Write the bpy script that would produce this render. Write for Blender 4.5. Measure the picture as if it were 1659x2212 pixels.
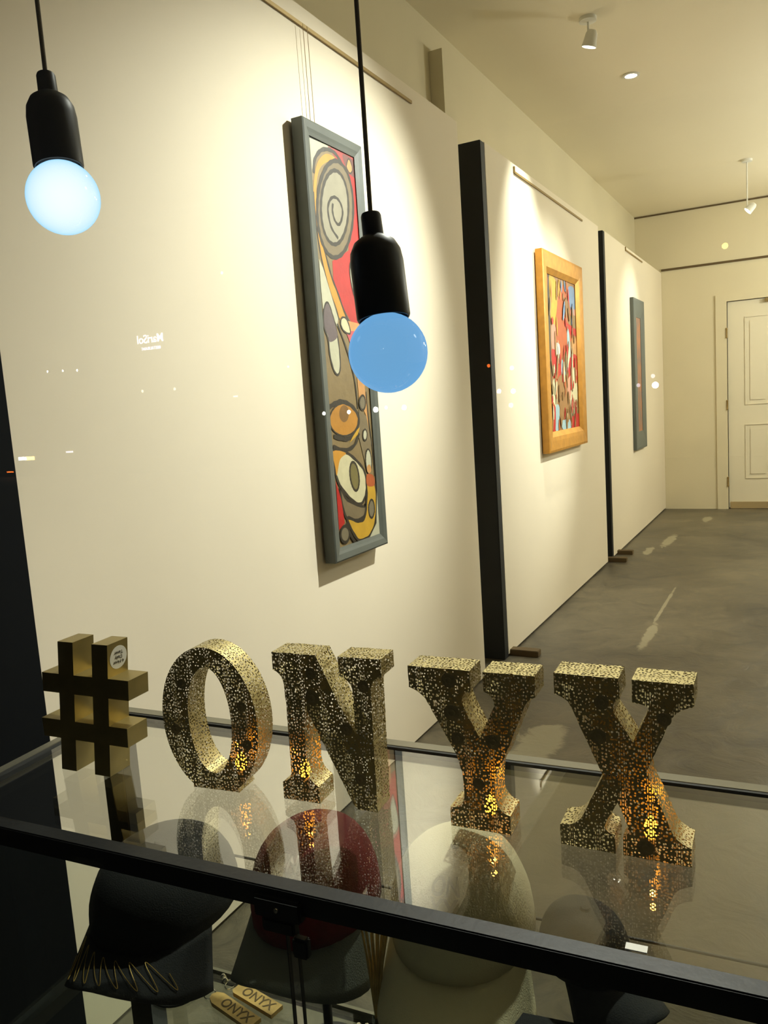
import bpy, bmesh, math, random
from mathutils import Vector, Matrix
from mathutils.geometry import tessellate_polygon
random.seed(7)
for o in list(bpy.data.objects): bpy.data.objects.remove(o)
S = bpy.context.scene
COL = S.collection
PI = math.pi

# ------------------------------------------------------------ camera
YAW, PITCH, ROLL, FPX = math.radians(-28.194), math.radians(-7.515), math.radians(-3.878), 1709.3
fw = Vector((math.sin(YAW)*math.cos(PITCH), math.cos(YAW)*math.cos(PITCH), math.sin(PITCH)))
rt = Vector((math.cos(YAW), -math.sin(YAW), 0)); up = rt.cross(fw)
RT = math.cos(ROLL)*rt + math.sin(ROLL)*up
UP = -math.sin(ROLL)*rt + math.cos(ROLL)*up
cam = bpy.data.cameras.new('camera'); camo = bpy.data.objects.new('camera', cam); COL.objects.link(camo)
camo.matrix_world = Matrix(((RT.x, UP.x, -fw.x, 0), (RT.y, UP.y, -fw.y, 0), (RT.z, UP.z, -fw.z, 1.40), (0, 0, 0, 1)))
cam.sensor_fit = 'VERTICAL'; cam.sensor_height = 36; cam.lens = FPX/2212*36; cam.clip_start = 0.01; cam.clip_end = 200
S.camera = camo

# ------------------------------------------------------------ world, lights, exposure
W = bpy.data.worlds.new('night'); S.world = W; W.use_nodes = True
W.node_tree.nodes['Background'].inputs[0].default_value = (0.20, 0.19, 0.16, 1)
W.node_tree.nodes['Background'].inputs[1].default_value = 0.16
S.view_settings.view_transform = 'Standard'; S.view_settings.look = 'None'
S.view_settings.gamma = 1; S.view_settings.use_curve_mapping = False
S.view_settings.exposure = 0.0
WARM = (0.97, 0.985, 0.89)
def spot(loc, target, power, angle, blend=1.0, radius=0.03, color=WARM, name='spot_beam'):
    l = bpy.data.lights.new(name, 'SPOT'); l.energy = power; l.spot_size = math.radians(angle); l.spot_blend = blend
    l.shadow_soft_size = radius; l.color = color
    o = bpy.data.objects.new(name, l); COL.objects.link(o); o.location = loc
    o.rotation_euler = (Vector(target)-Vector(loc)).to_track_quat('-Z', 'Y').to_euler(); return o
def point(loc, power, radius=0.05, color=WARM, name='fill_light'):
    l = bpy.data.lights.new(name, 'POINT'); l.energy = power; l.shadow_soft_size = radius; l.color = color
    o = bpy.data.objects.new(name, l); COL.objects.link(o); o.location = loc; return o
FILLS = [(1.2, 1.9, 6), (1.3, 6.3, 105), (0.9, 8.3, 75)]          # fill lights added out of view to brighten ceiling and back wall
for gx, gy, gp in FILLS: point((gx, gy, 2.50), gp, 0.14)
SPOTS = [  # (head position, target, power, cone)
    ((0.10, 3.30, 3.12), (-1.43, 2.25, 1.45), 520, 64),
    ((-1.00, 4.48, 3.19), (-1.43, 4.66, 1.75), 170, 60),
    ((0.50, 6.00, 3.12), (-1.43, 4.95, 1.55), 520, 44),
    ((-0.446, 8.007, 2.90), (-1.43, 7.75, 1.90), 62, 60),
    ((-0.45, 2.30, 3.15), (-0.60, 0.95, 0.95), 330, 44),
]
for a, b_, p_, c_ in SPOTS: spot(a, b_, p_, c_)
ART1=[['f','tan',[[0.052,1.367],[0.346,1.381],[0.333,0.038],[0.045,0.034]],0],['f','pale',[[0.052,1.367],[0.184,1.371],[0.115,1.347],[0.066,1.296],[0.054,1.261]],0],['f','crimson',[[0.162,1.369],[0.346,1.381],[0.339,1.303],[0.274,1.305],[0.224,1.331]],0],['f','plum',[[0.26,1.366],[0.338,1.358],[0.335,1.306],[0.298,1.302],[0.274,1.327]],1],['f','peach',[[0.298,1.36],[0.316,1.345],[0.319,1.326],[0.303,1.313],[0.288,1.319],[0.28,1.333]],1],['s','line',[[0.298,1.36],[0.316,1.345],[0.319,1.326],[0.303,1.313],[0.288,1.319],[0.28,1.333]],0.004,1],['f','red',[[0.295,1.309],[0.341,1.303],[0.348,1.082],[0.34,0.787],[0.255,0.787],[0.192,0.846],[0.136,0.938],[0.138,0.998],[0.253,1.048]],0],['f','orange',[[0.224,1.331],[0.188,1.344],[0.143,1.339],[0.095,1.306],[0.068,1.26],[0.052,1.203],[0.052,1.13],[0.059,1.059],[0.077,0.987],[0.109,0.904],[0.145,0.842],[0.16,0.813],[0.201,0.827],[0.16,0.894],[0.123,0.951],[0.091,1.034],[0.072,1.097],[0.068,1.17],[0.073,1.225],[0.099,1.281],[0.154,1.317]],1],['s','line',[[0.061,1.262],[0.074,1.305],[0.115,1.343],[0.168,1.359],[0.212,1.355],[0.247,1.333]],0.01,0],['s','line',[[0.052,1.203],[0.052,1.13],[0.059,1.059],[0.074,0.987],[0.102,0.904],[0.137,0.842],[0.155,0.808]],0.005,0],['s','line',[[0.072,1.097],[0.091,1.034],[0.123,0.951],[0.16,0.894],[0.201,0.827],[0.254,0.779]],0.007,0],['f','taupe',[[0.306,1.194],[0.287,1.129],[0.252,1.071],[0.206,1.03],[0.158,1.012],[0.115,1.018],[0.083,1.047],[0.066,1.093],[0.066,1.151],[0.083,1.212],[0.115,1.267],[0.157,1.309],[0.205,1.332],[0.25,1.33],[0.286,1.304],[0.306,1.256]],1],['s','line',[[0.306,1.194],[0.287,1.129],[0.252,1.071],[0.206,1.03],[0.158,1.012],[0.115,1.018],[0.083,1.047],[0.066,1.093],[0.066,1.151],[0.083,1.212],[0.115,1.267],[0.157,1.309],[0.205,1.332],[0.25,1.33],[0.286,1.304],[0.306,1.256]],0.011,1],['f','silver',[[0.272,1.194],[0.258,1.145],[0.231,1.101],[0.197,1.069],[0.161,1.055],[0.128,1.059],[0.103,1.081],[0.09,1.116],[0.09,1.161],[0.103,1.207],[0.127,1.25],[0.16,1.282],[0.196,1.299],[0.23,1.297],[0.257,1.277],[0.272,1.241]],1],['s','line',[[0.272,1.194],[0.258,1.145],[0.231,1.101],[0.197,1.069],[0.161,1.055],[0.128,1.059],[0.103,1.081],[0.09,1.116],[0.09,1.161],[0.103,1.207],[0.127,1.25],[0.16,1.282],[0.196,1.299],[0.23,1.297],[0.257,1.277],[0.272,1.241]],0.01,1],['s','line',[[0.187,1.078],[0.146,1.109],[0.133,1.163],[0.155,1.199],[0.187,1.211],[0.216,1.201],[0.23,1.173],[0.215,1.139],[0.194,1.124],[0.172,1.136],[0.162,1.164],[0.169,1.188]],0.008,0],['f','pale',[[0.299,1.027],[0.269,1.019],[0.252,0.989],[0.254,0.942],[0.271,0.896],[0.302,0.879],[0.328,0.998]],1],['s','line',[[0.299,1.027],[0.269,1.019],[0.252,0.989],[0.254,0.942],[0.271,0.896],[0.302,0.879],[0.328,0.998]],0.005,1],['f','pale',[[0.054,0.995],[0.052,0.91],[0.055,0.836],[0.087,0.857],[0.137,0.784],[0.148,0.812],[0.108,0.897],[0.075,0.968]],0],['f','pale',[[0.076,0.856],[0.057,0.825],[0.054,0.779],[0.073,0.739],[0.077,0.688],[0.094,0.64],[0.119,0.624],[0.138,0.649],[0.14,0.713],[0.129,0.777],[0.112,0.821],[0.094,0.854]],1],['s','line',[[0.076,0.856],[0.057,0.825],[0.054,0.779],[0.073,0.739],[0.077,0.688],[0.094,0.64],[0.119,0.624],[0.138,0.649],[0.14,0.713],[0.129,0.777],[0.112,0.821],[0.094,0.854]],0.006,1],['f','mauve',[[0.076,0.852],[0.06,0.825],[0.057,0.779],[0.072,0.754],[0.084,0.731],[0.133,0.749],[0.126,0.785],[0.11,0.821],[0.093,0.852]],1],['f','peach',[[0.158,0.811],[0.214,0.749],[0.248,0.633],[0.251,0.54],[0.295,0.478],[0.307,0.434],[0.297,0.612],[0.29,0.803]],0],['f','rose',[[0.193,0.772],[0.277,0.777],[0.279,0.731],[0.226,0.716]],0],['f','cream',[[0.172,0.815],[0.199,0.815],[0.219,0.789],[0.22,0.765],[0.181,0.771],[0.162,0.793]],1],['s','line',[[0.172,0.815],[0.199,0.815],[0.219,0.789],[0.22,0.765],[0.181,0.771],[0.162,0.793]],0.005,1],['s','line',[[0.139,0.794],[0.191,0.707],[0.228,0.612],[0.238,0.506]],0.006,0],['f','taupe',[[0.247,0.506],[0.295,0.478],[0.318,0.381],[0.283,0.265],[0.262,0.311],[0.226,0.422]],0],['s','line',[[0.304,0.565],[0.311,0.46],[0.322,0.381],[0.328,0.26]],0.004,0],['f','orange2',[[0.235,0.468],[0.224,0.447],[0.2,0.43],[0.166,0.42],[0.129,0.418],[0.094,0.425],[0.065,0.438],[0.048,0.456],[0.044,0.477],[0.054,0.496],[0.076,0.513],[0.108,0.524],[0.145,0.527],[0.181,0.521],[0.211,0.508],[0.23,0.49]],1],['s','line',[[0.235,0.468],[0.224,0.447],[0.2,0.43],[0.166,0.42],[0.129,0.418],[0.094,0.425],[0.065,0.438],[0.048,0.456],[0.044,0.477],[0.054,0.496],[0.076,0.513],[0.108,0.524],[0.145,0.527],[0.181,0.521],[0.211,0.508],[0.23,0.49]],0.004,1],['f','brown',[[0.172,0.492],[0.168,0.481],[0.16,0.472],[0.148,0.466],[0.136,0.464],[0.124,0.467],[0.114,0.474],[0.109,0.483],[0.108,0.494],[0.112,0.505],[0.12,0.514],[0.131,0.52],[0.144,0.522],[0.156,0.519],[0.166,0.513],[0.171,0.503]],1],['s','line',[[0.045,0.517],[0.085,0.529],[0.134,0.534],[0.197,0.516],[0.236,0.481],[0.229,0.447],[0.191,0.415],[0.131,0.407],[0.062,0.421]],0.012,0],['f','yellow',[[0.242,0.442],[0.225,0.417],[0.162,0.392],[0.186,0.411],[0.223,0.435]],0],['s','line',[[0.053,0.387],[0.126,0.37],[0.194,0.381],[0.234,0.421]],0.01,0],['f','cream',[[0.047,0.374],[0.133,0.361],[0.203,0.325],[0.25,0.286],[0.26,0.237],[0.245,0.195],[0.207,0.172],[0.15,0.194],[0.077,0.254],[0.053,0.31]],1],['s','line',[[0.047,0.374],[0.133,0.361],[0.203,0.325],[0.25,0.286],[0.26,0.237],[0.245,0.195],[0.207,0.172],[0.15,0.194],[0.077,0.254],[0.053,0.31]],0.009,1],['f','orange',[[0.048,0.372],[0.132,0.359],[0.089,0.34],[0.062,0.289],[0.055,0.318]],1],['f','olive',[[0.209,0.273],[0.209,0.253],[0.203,0.237],[0.195,0.227],[0.183,0.223],[0.171,0.228],[0.161,0.24],[0.153,0.256],[0.149,0.275],[0.149,0.294],[0.154,0.31],[0.163,0.321],[0.174,0.324],[0.186,0.32],[0.197,0.309],[0.205,0.292]],1],['s','line',[[0.209,0.273],[0.209,0.253],[0.203,0.237],[0.195,0.227],[0.183,0.223],[0.171,0.228],[0.161,0.24],[0.153,0.256],[0.149,0.275],[0.149,0.294],[0.154,0.31],[0.163,0.321],[0.174,0.324],[0.186,0.32],[0.197,0.309],[0.205,0.292]],0.007,1],['f','taupe',[[0.076,0.246],[0.118,0.199],[0.223,0.161],[0.24,0.169],[0.232,0.131],[0.182,0.12],[0.101,0.142]],1],['s','line',[[0.076,0.246],[0.118,0.199],[0.223,0.161],[0.24,0.169],[0.232,0.131],[0.182,0.12],[0.101,0.142]],0.008,1],['f','red',[[0.052,0.273],[0.078,0.204],[0.09,0.123],[0.049,0.105],[0.051,0.228]],0],['f','yellow',[[0.109,0.137],[0.181,0.115],[0.23,0.122],[0.256,0.193],[0.264,0.249],[0.32,0.234],[0.326,0.171],[0.303,0.089],[0.251,0.048],[0.188,0.042],[0.142,0.08]],1],['s','line',[[0.109,0.137],[0.181,0.115],[0.23,0.122],[0.256,0.193],[0.264,0.249],[0.32,0.234],[0.326,0.171],[0.303,0.089],[0.251,0.048],[0.188,0.042],[0.142,0.08]],0.009,1],['f','rust',[[0.267,0.271],[0.314,0.262],[0.318,0.226],[0.264,0.232]],1],['f','pale',[[0.308,0.316],[0.306,0.3],[0.301,0.286],[0.293,0.277],[0.285,0.275],[0.277,0.278],[0.27,0.288],[0.266,0.302],[0.265,0.319],[0.268,0.335],[0.273,0.349],[0.28,0.357],[0.288,0.36],[0.296,0.356],[0.303,0.347],[0.307,0.333]],1],['s','line',[[0.308,0.316],[0.306,0.3],[0.301,0.286],[0.293,0.277],[0.285,0.275],[0.277,0.278],[0.27,0.288],[0.266,0.302],[0.265,0.319],[0.268,0.335],[0.273,0.349],[0.28,0.357],[0.288,0.36],[0.296,0.356],[0.303,0.347],[0.307,0.333]],0.005,1],['f','peach',[[0.302,0.288],[0.301,0.282],[0.297,0.277],[0.292,0.274],[0.285,0.273],[0.279,0.275],[0.274,0.279],[0.271,0.284],[0.27,0.29],[0.271,0.296],[0.275,0.301],[0.281,0.304],[0.287,0.305],[0.293,0.303],[0.298,0.299],[0.301,0.294]],1],['f','grey',[[0.305,0.141],[0.302,0.129],[0.295,0.119],[0.287,0.113],[0.279,0.112],[0.271,0.116],[0.265,0.124],[0.262,0.135],[0.262,0.148],[0.265,0.16],[0.272,0.169],[0.279,0.175],[0.288,0.177],[0.296,0.173],[0.302,0.165],[0.305,0.154]],1],['s','line',[[0.305,0.141],[0.302,0.129],[0.295,0.119],[0.287,0.113],[0.279,0.112],[0.271,0.116],[0.265,0.124],[0.262,0.135],[0.262,0.148],[0.265,0.16],[0.272,0.169],[0.279,0.175],[0.288,0.177],[0.296,0.173],[0.302,0.165],[0.305,0.154]],0.006,1],['f','grey',[[0.293,0.526],[0.29,0.516],[0.284,0.508],[0.276,0.503],[0.268,0.501],[0.26,0.503],[0.254,0.509],[0.251,0.517],[0.25,0.527],[0.253,0.537],[0.259,0.545],[0.267,0.55],[0.275,0.552],[0.283,0.55],[0.289,0.544],[0.292,0.536]],1],['s','line',[[0.293,0.526],[0.29,0.516],[0.284,0.508],[0.276,0.503],[0.268,0.501],[0.26,0.503],[0.254,0.509],[0.251,0.517],[0.25,0.527],[0.253,0.537],[0.259,0.545],[0.267,0.55],[0.275,0.552],[0.283,0.55],[0.289,0.544],[0.292,0.536]],0.006,1],['f','pale',[[0.288,0.411],[0.285,0.404],[0.281,0.398],[0.276,0.394],[0.27,0.393],[0.264,0.395],[0.26,0.399],[0.258,0.406],[0.258,0.413],[0.26,0.42],[0.264,0.427],[0.269,0.43],[0.275,0.432],[0.281,0.43],[0.285,0.425],[0.288,0.419]],1],['s','line',[[0.288,0.411],[0.285,0.404],[0.281,0.398],[0.276,0.394],[0.27,0.393],[0.264,0.395],[0.26,0.399],[0.258,0.406],[0.258,0.413],[0.26,0.42],[0.264,0.427],[0.269,0.43],[0.275,0.432],[0.281,0.43],[0.285,0.425],[0.288,0.419]],0.005,1],['f','pale',[[0.335,0.21],[0.333,0.038],[0.254,0.034],[0.312,0.087]],0],['f','grey',[[0.114,0.08],[0.11,0.07],[0.102,0.062],[0.092,0.058],[0.081,0.058],[0.07,0.062],[0.062,0.069],[0.057,0.079],[0.056,0.09],[0.06,0.1],[0.067,0.108],[0.077,0.112],[0.089,0.112],[0.099,0.108],[0.108,0.101],[0.113,0.091]],1],['s','line',[[0.114,0.08],[0.11,0.07],[0.102,0.062],[0.092,0.058],[0.081,0.058],[0.07,0.062],[0.062,0.069],[0.057,0.079],[0.056,0.09],[0.06,0.1],[0.067,0.108],[0.077,0.112],[0.089,0.112],[0.099,0.108],[0.108,0.101],[0.113,0.091]],0.008,1],['s','line',[[0.098,0.122],[0.131,0.065],[0.157,0.039]],0.01,0]]
ART2=[['umber',[[0.242,1.128],[0.866,1.12],[0.844,0.114],[0.178,0.118]]],['yellow',[[0.246,1.11],[0.423,1.05],[0.384,0.905],[0.333,0.798],[0.249,0.821],[0.232,0.985]]],['rust',[[0.458,1.044],[0.728,1.061],[0.78,0.855],[0.828,0.755],[0.635,0.686],[0.468,0.592],[0.35,0.666],[0.335,0.807],[0.405,0.926]]],['blue',[[0.689,1.067],[0.843,1.072],[0.852,0.931],[0.747,0.913],[0.696,0.979]]],['pink',[[0.728,0.921],[0.852,0.931],[0.859,0.89],[0.742,0.877]]],['tan',[[0.661,0.867],[0.851,0.89],[0.856,0.808],[0.692,0.809]]],['red',[[0.539,0.829],[0.846,0.797],[0.84,0.751],[0.685,0.758]]],['pink',[[0.245,0.793],[0.341,0.779],[0.311,0.636],[0.233,0.652]]],['red',[[0.224,0.638],[0.345,0.628],[0.443,0.543],[0.392,0.446],[0.259,0.446],[0.23,0.54]]],['white',[[0.327,0.679],[0.414,0.678],[0.415,0.611],[0.35,0.59]]],['sky',[[0.616,0.775],[0.667,0.768],[0.683,0.597],[0.606,0.476],[0.531,0.495],[0.603,0.596]]],['sky',[[0.459,0.583],[0.518,0.544],[0.49,0.475],[0.437,0.504]]],['peach',[[0.743,0.741],[0.846,0.735],[0.85,0.612],[0.749,0.64]]],['red',[[0.662,0.597],[0.858,0.612],[0.836,0.424],[0.696,0.404],[0.601,0.445]]],['cream',[[0.224,0.446],[0.329,0.436],[0.295,0.274],[0.208,0.286]]],['umber',[[0.339,0.455],[0.526,0.465],[0.585,0.325],[0.445,0.16],[0.344,0.233]]],['sky',[[0.272,0.284],[0.356,0.272],[0.311,0.128],[0.241,0.141]]],['cream',[[0.687,0.486],[0.796,0.528],[0.83,0.32],[0.71,0.209],[0.624,0.324]]],['pink',[[0.561,0.436],[0.686,0.476],[0.644,0.324],[0.587,0.345]]],['red',[[0.2,0.277],[0.263,0.275],[0.237,0.118],[0.186,0.125]]],['sky',[[0.392,0.182],[0.604,0.183],[0.615,0.116],[0.439,0.119]]],['red',[[0.647,0.201],[0.85,0.214],[0.845,0.119],[0.644,0.119]]]]
REFL= {'l1': (-28.72, 3.89), 'l2': (-27.78, 3.85), 'l3': (-26.92, 3.8), 'l4': (-23.38, 2.69), 'l5': (-21.69, 2.66), 'b1': (-18.75, 2.18), 'b2': (-30.74, 0.21), 'b3': (-31.95, -0.37), 'b4': (-27.94, 0.41), 'c1': (-14.94, 1.33), 'c2': (-13.92, 1.32), 'c3': (-12.86, 1.34), 'c4': (-12.46, 1.39), 'c5': (-11.78, 1.35), 'o': (-8.74, 2.47), 'd1': (-7.99, 2.34), 'd2': (-8.44, 1.66), 'd3': (-7.98, 1.63), 'd4': (-8.07, 1.2), 'e1': (-4.22, 1.54), 'e2': (-3.81, 1.77), 'e3': (-3.75, 1.51), 's': (-18.87, 6.68), 'w': (-1.88, 5.08), 'm': (-16.29, 3.07), 'sg': (-22.73, 4.58), 'k': (-11.45, 3.81), 'k2': (-12.55, 3.7)}

# ------------------------------------------------------------ helpers
def lin(c):
    return tuple((v/12.92 if v <= 0.04045 else ((v+0.055)/1.055)**2.4) for v in [x/255 for x in c]) + (1,)
class NT:
    def __init__(s, m): s.t = m.node_tree; s.n = s.t.nodes; s.l = s.t.links
    def new(s, k, **kw):
        n = s.n.new(k)
        for a, b in kw.items(): setattr(n, a, b)
        return n
    def put(s, sock, v):
        if isinstance(v, bpy.types.NodeSocket): s.l.new(v, sock)
        else: sock.default_value = v
    def math(s, op, a, b=0.0, c=None):
        n = s.new('ShaderNodeMath', operation=op); s.put(n.inputs[0], a); s.put(n.inputs[1], b)
        if c is not None: s.put(n.inputs[2], c)
        return n.outputs[0]
def mat(name, col, rough=0.6, metal=0.0, var=0.0, vscale=8.0, bump=0.0, bscale=60.0, spec=0.5, col2=None):
    m = bpy.data.materials.new(name); m.use_nodes = True; t = NT(m); b = t.n['Principled BSDF']
    c = lin(col); b.inputs['Base Color'].default_value = c
    b.inputs['Roughness'].default_value = rough; b.inputs['Metallic'].default_value = metal
    b.inputs['Specular IOR Level'].default_value = spec
    tc = t.new('ShaderNodeTexCoord')
    if var or col2:
        n = t.new('ShaderNodeTexNoise'); n.inputs['Scale'].default_value = vscale; n.inputs['Detail'].default_value = 5
        t.l.new(tc.outputs['Object'], n.inputs['Vector'])
        r = t.new('ShaderNodeValToRGB'); r.color_ramp.elements[0].position = 0.35; r.color_ramp.elements[1].position = 0.65
        r.color_ramp.elements[0].color = tuple(x*(1-var) for x in c[:3])+(1,)
        r.color_ramp.elements[1].color = lin(col2) if col2 else tuple(min(1, x*(1+var)) for x in c[:3])+(1,)
        t.l.new(n.outputs['Fac'], r.inputs[0]); t.l.new(r.outputs[0], b.inputs['Base Color'])
    if bump:
        n = t.new('ShaderNodeTexNoise'); n.inputs['Scale'].default_value = bscale; n.inputs['Detail'].default_value = 4
        t.l.new(tc.outputs['Object'], n.inputs['Vector'])
        u = t.new('ShaderNodeBump'); u.inputs['Strength'].default_value = bump; u.inputs['Distance'].default_value = 0.004
        t.l.new(n.outputs['Fac'], u.inputs['Height']); t.l.new(u.outputs[0], b.inputs['Normal'])
    return m
def emit(name, col, strength):
    m = bpy.data.materials.new(name); m.use_nodes = True; t = NT(m)
    t.n.remove(t.n['Principled BSDF']); e = t.new('ShaderNodeEmission')
    e.inputs[0].default_value = tuple(col)+(1,); e.inputs[1].default_value = strength
    t.l.new(e.outputs[0], t.n['Material Output'].inputs[0]); return m
def glass(name, ior, tint, rough=0.0):
    """thin architectural glass: clear transmission plus a Fresnel mirror reflection"""
    m = bpy.data.materials.new(name); m.use_nodes = True; t = NT(m)
    t.n.remove(t.n['Principled BSDF'])
    g = t.new('ShaderNodeNewGeometry')
    i = t.math('ADD', t.math('MULTIPLY', g.outputs['Backfacing'], 1/ior-ior), ior)
    f = t.new('ShaderNodeFresnel'); t.l.new(i, f.inputs['IOR'])
    tr = t.new('ShaderNodeBsdfTransparent'); tr.inputs[0].default_value = tuple(tint)+(1,)
    gl = t.new('ShaderNodeBsdfGlossy'); gl.inputs['Roughness'].default_value = rough
    mx = t.new('ShaderNodeMixShader'); t.l.new(f.outputs[0], mx.inputs[0]); t.l.new(tr.outputs[0], mx.inputs[1]); t.l.new(gl.outputs[0], mx.inputs[2])
    t.l.new(mx.outputs[0], t.n['Material Output'].inputs[0]); return m

def tag(o, label=None, cat=None, group=None, kind=None):
    for k, v in (('label', label), ('category', cat), ('group', group), ('kind', kind)):
        if v: o[k] = v
    return o
def empty(name, loc, rot=(0, 0, 0), parent=None):
    o = bpy.data.objects.new(name, None); COL.objects.link(o); o.location = loc; o.rotation_euler = rot
    o.empty_display_size = 0.02
    if parent: o.parent = parent
    return o
def link(name, me, mats, parent=None, loc=(0, 0, 0), rot=(0, 0, 0)):
    o = bpy.data.objects.new(name, me); COL.objects.link(o)
    for m in (mats if isinstance(mats, (list, tuple)) else [mats]): me.materials.append(m)
    o.location = loc; o.rotation_euler = rot
    if parent: o.parent = parent
    return o
def fin(bm, name, smooth=False, ang=40):
    bmesh.ops.recalc_face_normals(bm, faces=bm.faces)
    me = bpy.data.meshes.new(name); bm.to_mesh(me); bm.free()
    if smooth:
        for p in me.polygons: p.use_smooth = True
        me.set_sharp_from_angle(angle=math.radians(ang))
    return me
def box_bm(bm, x0, x1, y0, y1, z0, z1, bev=0.0):
    r = bmesh.ops.create_cube(bm, size=1)
    for v in r['verts']:
        v.co = Vector(((x0+x1)/2+v.co.x*(x1-x0), (y0+y1)/2+v.co.y*(y1-y0), (z0+z1)/2+v.co.z*(z1-z0)))
    if bev:
        es = list({e for v in r['verts'] for e in v.link_edges})
        bmesh.ops.bevel(bm, geom=es, offset=bev, segments=2, affect='EDGES', clamp_overlap=True)
def box(name, m, b, parent=None, bev=0.0, loc=(0, 0, 0), rot=(0, 0, 0)):
    bm = bmesh.new(); box_bm(bm, *b, bev=bev); return link(name, fin(bm, name), m, parent, loc, rot)
def lathe(name, prof, m, parent=None, n=32, loc=(0, 0, 0), rot=(0, 0, 0), smooth=True):
    bm = bmesh.new(); rings = []
    for r, z in prof:
        rings.append([bm.verts.new((r*math.cos(2*PI*k/n), r*math.sin(2*PI*k/n), z)) for k in range(n)] if r > 1e-6 else [bm.verts.new((0, 0, z))])
    for a, b in zip(rings, rings[1:]):
        if len(a) == 1 and len(b) == 1: continue
        for k in range(n):
            k2 = (k+1) % n
            if len(a) == 1: bm.faces.new((a[0], b[k], b[k2]))
            elif len(b) == 1: bm.faces.new((a[k], a[k2], b[0]))
            else: bm.faces.new((a[k], a[k2], b[k2], b[k]))
    return link(name, fin(bm, name, smooth), m, parent, loc, rot)
def tube_bm(bm, pts, r, n=8, cap=True):
    pts = [Vector(p) for p in pts]; rings = []
    for i, p in enumerate(pts):
        d = (pts[min(i+1, len(pts)-1)]-pts[max(i-1, 0)]).normalized()
        a = d.orthogonal().normalized() if i == 0 else (rings_a - d*rings_a.dot(d)).normalized()
        rings_a = a; b = d.cross(a)
        rr = r[i] if isinstance(r, (list, tuple)) else r
        rings.append([bm.verts.new(p+(a*math.cos(2*PI*k/n)+b*math.sin(2*PI*k/n))*rr) for k in range(n)])
    for a, b in zip(rings, rings[1:]):
        for k in range(n): bm.faces.new((a[k], a[(k+1) % n], b[(k+1) % n], b[k]))
    if cap: bm.faces.new(rings[0][::-1]); bm.faces.new(rings[-1])
def tube(name, pts, r, m, parent=None, n=8, loc=(0, 0, 0), rot=(0, 0, 0)):
    bm = bmesh.new(); tube_bm(bm, pts, r, n); return link(name, fin(bm, name, True, 60), m, parent, loc, rot)
def text_mesh(s, size, depth=0.0005, align='CENTER', space=1.0, bold=0.0):
    c = bpy.data.curves.new('lettering', 'FONT'); c.body = s; c.size = size; c.extrude = depth
    c.align_x = align; c.align_y = 'CENTER'; c.resolution_u = 4; c.space_line = space; c.offset = bold
    o = bpy.data.objects.new('lettering', c); COL.objects.link(o)
    dg = bpy.context.evaluated_depsgraph_get(); me = bpy.data.meshes.new_from_object(o.evaluated_get(dg))
    bpy.data.objects.remove(o); me.materials.clear(); return me
def catmull(p, closed, k=5):
    n = len(p); out = []
    for i in range(n if closed else n-1):
        g = lambda j: p[j % n] if closed else p[max(0, min(n-1, j))]
        a, b, c, d = g(i-1), g(i), g(i+1), g(i+2)
        for q in range(k):
            t = q/k
            out.append(tuple(0.5*((2*b[e])+(-a[e]+c[e])*t+(2*a[e]-5*b[e]+4*c[e]-d[e])*t*t+(-a[e]+3*b[e]-3*c[e]+d[e])*t**3) for e in (0, 1)))
    if not closed: out.append(tuple(p[-1]))
    return out

# ------------------------------------------------------------ materials
M = {}
M['panel'] = mat('panel_paint', (236, 224, 202), 0.75, var=0.02, vscale=1.5, bump=0.05, bscale=90)
M['wall'] = mat('wall_paint', (216, 206, 176), 0.85, var=0.03, vscale=2, bump=0.12, bscale=30)
M['ceiling'] = mat('ceiling_paint', (242, 232, 206), 0.7, var=0.02, vscale=1.2, bump=0.05, bscale=25)
M['back'] = mat('back_wall_paint', (222, 210, 178), 0.8, var=0.02, vscale=2)
M['door'] = mat('door_paint', (232, 222, 196), 0.5)
M['black'] = mat('black_paint', (9, 13, 14), 0.5)
M['pillar'] = mat('dark_pillar', (4, 7, 11), 0.8, var=0.3, vscale=3, spec=0.15)
M['steel'] = mat('black_steel', (8, 11, 12), 0.5, metal=0.0, bump=0.08, bscale=120)
M['alu'] = mat('grey_rail', (120, 116, 100), 0.35, metal=0.6)
M['gasket'] = mat('gasket', (24, 24, 22), 0.6)
M['endb'] = mat('end_board_paint', (22, 25, 27), 0.6, var=0.2, vscale=6)
M['rail'] = mat('brass_rail', (150, 126, 76), 0.45, metal=0.4)
M['gap'] = mat('brown_trim', (96, 78, 48), 0.8)  # plain brown for the rails, the ceiling joint line and the panel feet
M['frame1'] = mat('grey_frame', (84, 88, 82), 0.55, var=0.08, vscale=14, bump=0.1, bscale=40)
M['gold'] = mat('gilt_frame', (192, 136, 52), 0.42, metal=0.35, var=0.12, vscale=20, bump=0.15, bscale=50)
M['frame3'] = mat('slate_frame', (98, 104, 100), 0.5)
M['bronze'] = mat('brushed_gold', (144, 127, 76), 0.40, metal=0.75, var=0.08, vscale=30, bump=0.04, bscale=200)
M['disc'] = mat('rosette_metal', (146, 130, 86), 0.5, metal=0.3, var=0.1, vscale=60, bump=0.2, bscale=400)
M['wire'] = mat('cord', (86, 74, 48), 0.7, bump=0.3, bscale=900)
M['socket'] = mat('socket_plastic', (10, 14, 18), 0.45, spec=0.35)
M['white'] = mat('white_plastic', (226, 224, 214), 0.5)
M['sticker'] = mat('sticker_paper', (206, 202, 188), 0.55)
M['ink'] = mat('ink', (44, 42, 30), 0.6)
M['wood'] = mat('tag_wood', (180, 148, 82), 0.6, var=0.18, vscale=60, bump=0.1, bscale=200)
M['burn'] = mat('burnt_letter', (86, 66, 28), 0.7)
M['silver'] = mat('polished_metal', (220, 216, 204), 0.15, metal=1.0)
M['maroon'] = mat('maroon_cloth', (104, 12, 16), 0.85, var=0.12, vscale=40, bump=0.3, bscale=500)
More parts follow.
